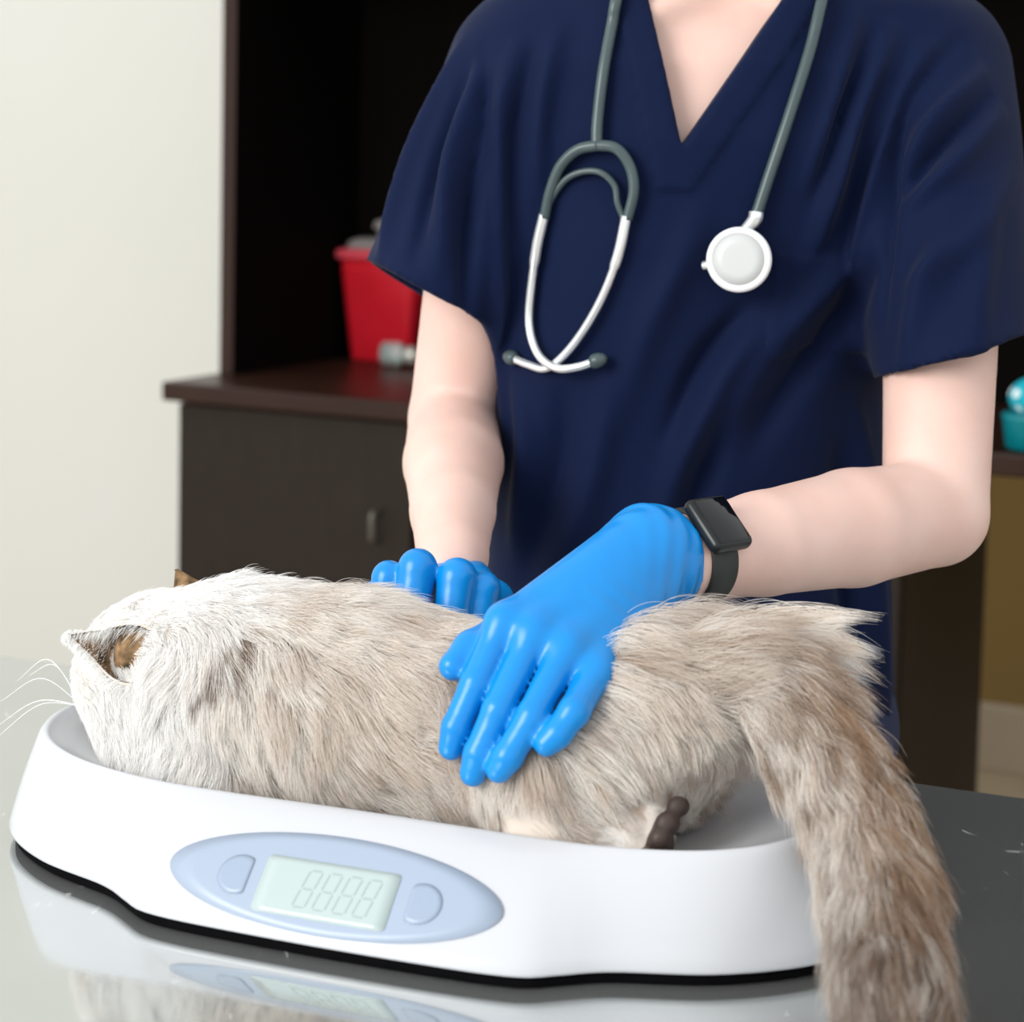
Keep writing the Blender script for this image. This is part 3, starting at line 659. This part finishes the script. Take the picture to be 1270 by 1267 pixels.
# ---- gloves
fur_off = .010
def on_cat(px, py, r, lift=0.):                        # rests on the fur at this pixel
    p = hit(cat_all, px, py, 1.0, 1.4, fur_off); d = ray(px, py); d = d/np.linalg.norm(d); return p-d*(r*.9+lift)
def finger(pts, rs, k=.003): return chain(pts, rs, k)
mcpI, mcpM, mcpR, mcpP = PX(626, 772, 1.166), PX(662, 786, 1.158), PX(702, 806, 1.152), PX(738, 834, 1.148)
print('on cat', [on_cat(*p, .0)[1] for p in ((626, 772), (662, 786), (702, 806), (738, 834), (714, 884), (660, 888), (618, 880), (590, 848), (619, 954), (678, 922))])
lastL = {}
def fl(name, mcp, pxs, rs):
    pts = [mcp]+[on_cat(*p, r) for p, r in zip(pxs, rs[1:])]; lastL[name] = pts; return finger(pts, rs)
WG = WL
gl = []
gl += fl('index', mcpI, [(590, 848), (566, 902), (560, 926)], [.0102, .0096, .0090, .0082])
gl += fl('middle', mcpM, [(618, 880), (594, 934), (587, 958)], [.0104, .0098, .0092, .0084])
gl += fl('ring', mcpR, [(660, 888), (630, 938), (619, 954)], [.0102, .0096, .0090, .0082])
gl += fl('pinky', mcpP, [(712, 882), (691, 910), (678, 922)], [.0104, .0094, .0086, .0078])
hb = WL*.97+mcpM*.03
gl += [cap(PX(800, 668, 1.245), mcpI, .022, .0105, .012), cap(PX(808, 686, 1.24), mcpM, .024, .0108, .012), cap(PX(815, 704, 1.24), mcpR, .023, .0108, .012), cap(PX(820, 722, 1.243), mcpP, .020, .0100, .012)]
thb = PX(720, 735, 1.232)
gl += finger([PX(790, 690, 1.25), thb, PX(635, 775, 1.195), PX(584, 804, 1.172), PX(562, 826, 1.160)], [.018, .016, .0120, .0102, .0090], .006)
ax = (EL_-WL)/np.linalg.norm(EL_-WL); cuff = PX(822, 692, 1.252)
gl += [cap(PX(800, 692, 1.246), cuff, .0285, .0295, .012), cap(cuff, cuff+ax*.006, .0295, .0325, .006)]
glcut = plane_fn(cuff+ax*.008, ax); gl += [('fn', lambda P: -glcut(P), None, .003, '-')]
v, q = sdf_mesh(gl, .0018, .004, 2); N = vnormals(v, q)
dax = (v-cuff)@(-ax); fade = np.exp(-(np.clip(dax-.004, 0, 1)/.028)**2)
side = np.cross(ax, [0, 0, 1.]); disp = .0011*fade*np.sin(dax*430+5*np.sin((v-cuff)@side*60+1)+(v-cuff)[:, 2]*110)*(.55+.45*np.sin((v-cuff)@side*90+(v-cuff)[:, 2]*70))
pal = np.exp(-(((v-PX(765, 775, 1.19))/.022)**2).sum(1)); disp += .0011*pal*np.sin((v@np.array([.6, .1, .75]))*560)
v = v+N*disp[:, None]
link('glove', np_mesh('glove', v, q), 'glove', person)
gr = []
kn = [(482, 716, 1.300), (518, 704, 1.292), (567, 716, 1.288), (600, 730, 1.294)]
mc = [(512, 742, 1.345), (533, 735, 1.342), (564, 738, 1.340), (586, 744, 1.342)]
for (kx, ky, kY), (mx_, my_, mY), r in zip(kn, mc, (.0112, .0128, .0130, .0112)):
    K, Mc = PX(kx, ky, kY), PX(mx_, my_, mY); tip = K+np.array([-.004, -.012, -.034])
    gr += finger([Mc, K, tip, tip+np.array([0, .004, -.014])], [r, r, r-.0015, r-.0025], .003)
    gr += [cap(WR+np.array([0, -.025, -.022]), Mc, .018, r, .010)]
gr += finger([WR+np.array([.012, -.02, -.012]), PX(612, 745, 1.33), PX(608, 755, 1.305)], [.016, .013, .010], .008)
gr += finger([PX(500, 735, 1.33), PX(466, 738, 1.315), PX(448, 746, 1.305)], [.010, .009, .008], .006)
gr += [cap(WR+(WR-ER)*.16+np.array([0, 0, -.012]), WR+(WR-ER)*.06+np.array([0, 0, -.02]), .025, .027, .01)]
v, q = sdf_mesh(gr, .002, .004, 2); link('glove', np_mesh('glove', v, q), 'glove', person)

# ---- watch on her left wrist
wc = WL+ax*.012; wn_h = np.array([ax[1], -ax[0], 0.]); wn_h /= np.linalg.norm(wn_h); ph = math.radians(43)
wz = np.array([0, 0, 1.])*math.cos(ph)+wn_h*math.sin(ph); wz = wz-ax*(wz@ax); wz /= np.linalg.norm(wz); wy = np.cross(wz, ax)
WT = frame(wc, ax, wy, wz)
watch = thing('smartwatch', 'black smartwatch strapped above the glove cuff', 'watch', wc-wz*.03)
vs, fs = [], []; nseg = 56
for k in range(nseg):
    a = 2*math.pi*k/nseg
    for x, dr in ((-.0115, 0), (-.0115, .0026), (-.0105, .0032), (.0105, .0032), (.0115, .0026), (.0115, 0)):
        rr = .0292+dr; vs.append(WT @ Vector((x, rr*math.cos(a)*1.02, rr*math.sin(a)*.98)))
for k in range(nseg):
    for j in range(6): a = k*6+j; b = k*6+(j+1) % 6; c = ((k+1) % nseg)*6; fs.append((a, c+j, c+(j+1) % 6, b))
obj('strap', vs, fs, 'strap', watch)
case = from_bm('case', box_bm((-.0175, -.0205, .0285), (.0175, .0205, .0395), WT, .0045, 4), 'watch', watch, True)
from_bm('screen', box_bm((-.0145, -.0175, .0385), (.0145, .0175, .0402), WT, .0012, 2), 'screen', watch, True)
from_bm('crown', box_bm((.0172, -.012, .0325), (.0192, -.006, .0365), WT, .0008, 1), 'watch', watch)

# ================================================================== STETHOSCOPE
surf = scrub
def on_scrub(px, py, off): p = hit(surf, px, py, 1.3, 1.8); d = ray(px, py); d = d/np.linalg.norm(d); return p-d*off
ste = thing('stethoscope', 'grey stethoscope with silver ear tubes hanging around the neck', 'stethoscope', (.174, 1.60, 1.16))
back = [np.array(p) for p in ((.098, 1.575, 1.540), (.092, 1.625, 1.555), (.118, 1.690, 1.560), (.174, 1.712, 1.560), (.232, 1.690, 1.560), (.258, 1.625, 1.552), (.258, 1.575, 1.528))]
lt = [on_scrub(*p, .008) for p in ((740, 178), (741, 150), (748, 90), (759, 30), (767, -10))]
rtb = [on_scrub(*p, .008) for p in ((1022, -10), (1005, 60), (980, 140), (955, 215), (937, 270))]
tube('tubing', spline(lt+back+rtb, 160), .0046, 'tubing', ste, 14)
yl = [on_scrub(*p, .009) for p in ((742, 180), (716, 186), (695, 206), (682, 238), (675, 270))]
yr = [on_scrub(*p, .009) for p in ((738, 180), (764, 184), (781, 206), (786, 236), (778, 272))]
for y_ in (yl, yr): tube('yoke_tube', spline(y_, 40), np.linspace(.0046, .0042, 40), 'tubing', ste)
tube('spring', spline([on_scrub(*p, .007) for p in ((676, 272), (682, 250), (700, 224), (722, 213), (745, 214), (762, 230), (766, 252), (774, 272))], 60), .0027, 'tubing', ste)
bl = [on_scrub(*p, .009+o_) for p, o_ in (((675, 266), 0), ((666, 305), 0), ((659, 355), 0), ((656, 395), 0), ((661, 425), .002), ((673, 446), .006), ((693, 457), .007), ((716, 455), .005), ((735, 449), .004))]
br_ = [on_scrub(*p, .009+o_) for p, o_ in (((777, 268), 0), ((766, 318), 0), ((747, 368), 0), ((722, 412), 0), ((697, 443), 0), ((676, 457), 0), ((655, 452), 0), ((638, 445), 0))]
for b_ in (bl, br_):
    P = spline(b_, 70); R = np.where(np.linspace(0, 1, 70) < .18, .0042, .0033); bt = tube('ear_tube', P, R, 'chrome', ste)
    d = P[-1]-P[-4]; d /= np.linalg.norm(d)
    tube('ear_tip', [P[-1]-d*.002, P[-1], P[-1]+d*.002, P[-1]+d*.006, P[-1]+d*.010, P[-1]+d*.012], [.004, .0056, .0062, .006, .0042, .0015], 'tubing', bt)
cp = on_scrub(917, 322, .016); cn = CAM-cp; cn /= np.linalg.norm(cn); cn = cn+np.array([-.12, 0, .02]); cn /= np.linalg.norm(cn)
cx_ = np.cross([0, 0, 1.], cn); cx_ /= np.linalg.norm(cx_); cy_ = np.cross(cn, cx_); CPT = frame(cp, cx_, cy_, cn)
chest = lathe('chest_piece', [(.006, -.014), (.013, -.013), (.021, -.006), (.0235, -.003), (.0235, .001), (.021, .003), (.01, .003)], 'chrome', CPT, ste, 48)
lathe('rim', [(.0195, .002), (.0240, .0), (.0252, .002), (.0250, .004), (.0230, .0055), (.0200, .0052), (.0195, .004)], 'ring', CPT, chest, 48)
lathe('diaphragm', [(.0198, .0035), (.0198, .0048), (.012, .0052), (.004, .0053), (.001, .0053)], 'diaphragm', CPT, chest, 48)
sp = on_scrub(936, 272, .009); tube('stem', spline([sp+np.array([.001, 0, .006]), sp, cp+cy_*.020-cn*.008], 14), np.interp(np.linspace(0, 1, 14), [0, .4, 1], [.0055, .0058, .004]), 'chrome', ste)
tube('stem', spline([cp-cx_*.021-cy_*.004-cn*.004, cp-cx_*.026-cy_*.005-cn*.005, cp-cx_*.029-cy_*.0055-cn*.006], 8), [.004]*4+[.0035]*3+[.002], 'chrome', chest)

# ================================================================== FUR
def make_fur(NH=300000, K=7):
    tri = np.vstack([cq_[:, [0, 1, 2]], cq_[:, [0, 2, 3]]]); A, B, Cc = cv_[tri[:, 0]], cv_[tri[:, 1]], cv_[tri[:, 2]]
    ar = np.linalg.norm(np.cross(B-A, Cc-A), axis=1)
    nt = sdf(cat_tail, A); onb = sdf(cat_body, A); wt = np.where(nt < onb-.002, 1.5, 1.)
    cen_ = (A+B+Cc)/3; nf = np.cross(B-A, Cc-A); facing = ((CAM-cen_)*nf).sum(1)/(np.linalg.norm(nf, axis=1)*np.linalg.norm(CAM-cen_, axis=1)+1e-12)
    wt = wt*np.where(facing < -.45, .3, 1.)
    pr = ar*wt; idx = rng.choice(len(tri), NH, p=pr/pr.sum()); r1 = np.sqrt(rng.random(NH)); r2 = rng.random(NH)
    root = A[idx]*(1-r1)[:, None]+B[idx]*(r1*(1-r2))[:, None]+Cc[idx]*(r1*r2)[:, None]
    N = vnormals(cv_, cq_); n = N[tri[idx, 0]]
    loc = np.stack([(root-O)@U, (root-O)@V, root[:, 2]-TZ], 1); u, vv, z = loc.T
    tl = (sdf(cat_tail, root) < sdf(cat_body, root)-.001)
    Tt = np.gradient(tailc, axis=0); Tt /= np.linalg.norm(Tt, axis=1)[:, None]
    kt = np.argmin(((root[:, None]-tailc[None])**2).sum(-1), 1)
    W = lambda r, g, b: lin(r, g, b)
    cream, white, tan_, beige, brown = W(250, 245, 238), W(254, 253, 251), W(184, 156, 130), W(247, 239, 229), W(120, 88, 60)
    # guides: position (u, v, z), flow (u, v, z), length, lift, colour
    G = [((-.255, .14, .085), (.5, -.3, -.6), .008, .3, white), ((-.23, .11, .13), (.8, -.2, .1), .008, .25, white), ((-.20, .10, .10), (.7, -.1, -.5), .013, .3, white), ((-.20, .15, .16), (.9, 0, .1), .010, .25, white),
         ((-.19, .09, .06), (.1, -.2, -.9), .020, .35, white), ((-.15, .085, .11), (-.40, -.1, -.85), .024, .4, white), ((-.14, .15, .17), (.9, .05, .1), .022, .35, white), ((-.14, .08, .07), (-.1, -.1, -.9), .026, .35, white),
         ((-.09, .085, .11), (.35, -.05, -.8), .032, .35, cream), ((-.07, .15, .165), (.95, 0, .1), .032, .4, cream), ((-.08, .085, .06), (.6, 0, -.75), .030, .3, cream),
         ((-.02, .09, .12), (.8, 0, -.5), .034, .3, beige), ((0, .085, .08), (.75, 0, -.6), .032, .3, cream), ((.0, .15, .165), (.95, -.05, -.05), .030, .22, beige), ((.02, .09, .05), (.8, 0, -.4), .028, .3, cream),
         ((.08, .085, .12), (.6, 0, -.7), .034, .35, beige), ((.08, .15, .163), (.9, 0, 0), .032, .3, beige), ((.09, .075, .08), (.6, 0, -.7), .028, .35, cream), ((.14, .075, .10), (.55, -.1, -.7), .030, .35, cream),
         ((.10, .08, .06), (.8, 0, -.3), .012, .25, white), ((.15, .085, .062), (.8, 0, -.2), .007, .25, white), ((.165, .09, .07), (.8, 0, -.2), .005, .25, white),
         ((.165, .11, .13), (.75, -.15, -.6), .026, .3, beige), ((.14, .15, .168), (1, .1, .1), .042, .4, beige), ((.19, .15, .15), (1, .1, .1), .055, .4, cream), ((.19, .18, .15), (1, .1, .2), .065, .5, cream),
         ((.18, .12, .10), (.35, -.1, -1), .014, .2, cream), ((.19, .15, .10), (.35, -.1, -1), .012, .2, cream), ((.13, .20, .16), (1, .15, .15), .055, .5, cream), ((.16, .11, .08), (.3, 0, -1), .012, .2, cream), ((.17, .19, .16), (1, 0, .35), .075, .6, cream), ((.15, .17, .17), (1, .1, .3), .06, .55, cream)]
    gp = np.array([g[0] for g in G]); gd = np.array([g[1] for g in G], float); gd /= np.linalg.norm(gd, axis=1)[:, None]
    gl_ = np.array([g[2] for g in G]); gf = np.array([g[3] for g in G]); gc = np.array([g[4] for g in G])
    wgt = 1/(((loc[:, None]-gp[None])**2).sum(-1)+.0003)**1.8; wgt /= wgt.sum(1)[:, None]
    fl_ = wgt@gd; ln = wgt@gl_; lift = wgt@gf; col = wgt@gc
    flow = fl_[:, :1]*U+fl_[:, 1:2]*V; flow[:, 2] += fl_[:, 2]
    # tail hair runs along the tail; its upper side is brown, the tip darker
    s_t = kt/24.
    flow[tl] = Tt[kt[tl]]; ln[tl] = np.interp(s_t[tl], [0, .3, .7, 1], [.045, .04, .04, .036]); lift[tl] = np.interp(s_t[tl], [0, .3, 1], [.3, .33, .42])
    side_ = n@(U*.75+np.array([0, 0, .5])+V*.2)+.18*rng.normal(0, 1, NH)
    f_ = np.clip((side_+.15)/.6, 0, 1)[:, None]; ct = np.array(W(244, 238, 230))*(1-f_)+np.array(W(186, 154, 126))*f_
    dk = np.clip((s_t-.62)/.3, 0, 1)[:, None]*.75; ct = ct*(1-dk)+np.array(W(140, 116, 100))*dk; tailside = f_[:, 0]
    bl_ = np.clip(s_t/.3, 0, 1)[:, None]; col = np.where(tl[:, None], col*(1-bl_)+ct*bl_, col)
    def wav(P, s, ph): return np.sin(P[:, 0]*s+ph)*np.sin(P[:, 1]*s*.8+ph*2)+np.sin(P[:, 2]*s*1.1+ph*3)*np.sin(P[:, 0]*s*.6-ph)
    flow = flow+.26*np.stack([wav(root, 80, 1.), wav(root, 80, 2.), wav(root, 80, 3.)], 1)*(~tl)[:, None]
    flow = flow-n*(flow*n).sum(1)[:, None]*.8; flow /= np.linalg.norm(flow, axis=1)[:, None]+1e-9
    # two sizes of locks
    def clumps(per):
        NC = NH//per; ci = rng.choice(NH, NC, replace=False); kd = KDTree(NC)
        for i, k in enumerate(ci): kd.insert(Vector(root[k]), i)
        kd.balance(); jit = root+rng.normal(0, .0009, root.shape)
        return ci, np.fromiter((kd.find(Vector(p))[1] for p in jit), int, NH), rng.random(NC), rng.normal(0, 1, (NC, 3))
    ci, cl, crand, lrand = clumps(28); ci2, cl2, crand2, lrand2 = clumps(320)
    ln = ln*(.6+.6*rng.random(NH))*(.85+.3*crand2[cl2]); lift = lift*(.5+1.*rng.random(NH)); gh = rng.random(NH) < .06; ln = np.where(gh & (u > -.17), ln*1.2, ln); lift = np.where(gh, lift*1.2, lift)
    dirr = flow+.10*lrand[cl]+.10*lrand2[cl2]+.09*rng.normal(0, 1, (NH, 3)); dirr = dirr-n*(dirr*n).sum(1)[:, None]*.9; dirr /= np.linalg.norm(dirr, axis=1)[:, None]+1e-9
    P = np.zeros((NH, K, 3)); P[:, 0] = root-n*.0006; curl = rng.normal(0, 1, (NH, 3))
    for k in range(1, K):
        s = k/(K-1); d = dirr*(.35+.65*s)+n*(lift*(1.5-1.4*s))[:, None]; d[:, 2] -= .18*s; d += .08*lrand[cl]*s+.08*lrand2[cl2]*s+.10*curl*s
        d /= np.linalg.norm(d, axis=1)[:, None]; P[:, k] = P[:, k-1]+d*(ln/(K-1))[:, None]
    P0 = P.copy()
    for c_i, c_l, st, kp in ((ci, cl, .42, .3), (ci2, cl2, .38, .45)):
        cp_ = P0[c_i][c_l]; off = root-root[c_i][c_l]; amt = st*(.3+.9*rng.random(NH))
        for k in range(1, K):
            f = (amt*(k/(K-1))**.9)[:, None]; P[:, k] = P[:, k]*(1-f)+(cp_[:, k]+off*kp)*f
    mix = np.clip((crand2[cl2]-.45)/.55, 0, 1)*.40+np.clip((crand[cl]-.62)/.3, 0, 1)*.36
    mix = (mix*np.clip((u+.17)/.12, .04, 1)*np.clip((vv-.02)*20, 0, 1))[:, None]
    col = (col*(1-mix)+np.array(tan_)*mix)*(.93+.07*crand[cl])[:, None]
    lk = (np.clip((crand[cl]-.45)/.4, 0, 1)*.6*tl*np.clip(s_t/.3, 0, 1))[:, None]; col = col*(1-lk)+np.array(W(126, 98, 76))*lk
    lw = (np.clip((.28-crand[cl])/.15, 0, 1)*.7*tl)[:, None]; col = col*(1-lw)+np.array(W(246, 240, 232))*lw
    # a few brown streaks behind the neck
    for (a_, b_) in (((238, 885), (262, 845)), ((262, 870), (290, 800)), ((285, 860), (318, 790)), ((300, 830), (332, 780))):
        ha, hb_ = hit(cat_all, *a_, off=.009), hit(cat_all, *b_, off=.009); mid_ = P[:, 4]; t_ = np.clip(((mid_-ha)@(hb_-ha))/((hb_-ha)@(hb_-ha)), 0, 1); dd = np.linalg.norm(mid_-(ha+t_[:, None]*(hb_-ha)), axis=1)
        m_ = (np.clip(2.0-dd/.0017, 0, 1)*.95)[:, None]; col = col*(1-m_)+np.array(brown)*m_
    keep = np.ones(NH, bool)
    nb = np.where((np.abs(root-lastL['middle'][1]) < .14).all(1))[0]
    for k in range(2, K): keep[nb[sdf(gl[:-1], P[nb, k]) < (.0006 if k < 5 else .002)]] = False
    nb = np.where((np.abs(root-PX(530, 725, 1.31)) < .10).all(1))[0]
    for k in range(2, K): keep[nb[sdf(gr, P[nb, k]) < .0006]] = False
    tipl = (P[:, -1]-O); tv_ = tipl@V; tz_ = P[:, -1, 2]-TZ
    keep &= ~((tv_ < .068) & (tz_ < .072) & ~tl); keep &= P[:, :, 2].min(1) > TZ+.001
    keep &= ~(sdf(pp, P[:, -1]) < .002)
    P = P[keep]; col = np.clip(col[keep], 0, 1)
    # white hair on the ears, tan left bare at the opening
    for ev, b_, t_ in ears:
        ev = np.array(ev); m_ = 5200; i0 = rng.integers(0, len(ev), m_); i1 = rng.integers(0, 14, m_)
        p = ev[i0]+rng.normal(0, .0012, (m_, 3)); s = ((p-b_)@(t_-b_))/((t_-b_)@(t_-b_)); axn = (t_-b_)/np.linalg.norm(t_-b_)
        okm = (s > .38)+(rng.random(m_) < .28); p = p[okm]; s = s[okm]; m2 = len(p)
        d = axn*.6+np.array([0, -.35, -.35])+.25*rng.normal(0, 1, (m2, 3)); d /= np.linalg.norm(d, axis=1)[:, None]
        ss = np.linspace(0, 1, K)[None, :, None]; l_ = (.012*(.5+.6*rng.random(m2))*np.clip(1.15-s, .25, 1))[:, None, None]
        Q = p[:, None]+d[:, None]*ss*l_+np.array([0, 0, -.004])*ss**2
        cc_ = np.tile(np.array(white), (m2, 1)); P = np.vstack([P, Q]); col = np.vstack([col, cc_])
    # long loose locks at the rump, behind the tail
    for k_ in range(26):
        a0 = PV(900+70*rng.random(), 780+45*rng.random(), .19); tx, ty = 975+110*rng.random(), 765+85*rng.random(); b0 = PV(tx, ty, .18+.03*rng.random())
        m_ = 150; sp0 = rng.normal(0, .0055, (m_, 3)); sp1 = rng.normal(0, .0016, (m_, 3)); ss = np.linspace(0, 1, K)[None, :, None]; ex = (.65+.45*rng.random(m_))[:, None, None]
        Q = (a0+sp0)[:, None]+((b0-a0)[None]-sp0*.7+sp1)[:, None]*ss*ex+np.array([0, 0, .012])*(ss*(1-ss))*4*.6
        P = np.vstack([P, Q]); col = np.vstack([col, np.tile(np.array([cream, white, beige, W(226, 208, 190)][k_ % 4]), (m_, 1))])
    n_ = len(P); print('fur strands', n_)
    hc = bpy.data.hair_curves.new('fur'); hc.add_curves([K]*n_)
    hc.attributes['position'].data.foreach_set('vector', P.astype(np.float32).ravel())
    ra = hc.attributes.new('radius', 'FLOAT', 'POINT'); prof = np.array([1, 1, .95, .85, .7, .5, .15])*.00013
    ra.data.foreach_set('value', np.tile(prof, n_).astype(np.float32))
    ca = hc.attributes.new('Col', 'FLOAT_COLOR', 'POINT'); tipf = np.linspace(.95, 1.03, K)
    cc = np.ones((n_, K, 4), np.float32); cc[:, :, :3] = np.clip(col[:, None, :]*tipf[None, :, None], 0, 1); ca.data.foreach_set('color', cc.ravel())
    hc.materials.append(M['fur']); o = bpy.data.objects.new('fur', hc); C.objects.link(o); o.parent = cat; o.location = -world_of(cat); o['kind'] = 'stuff'
make_fur()
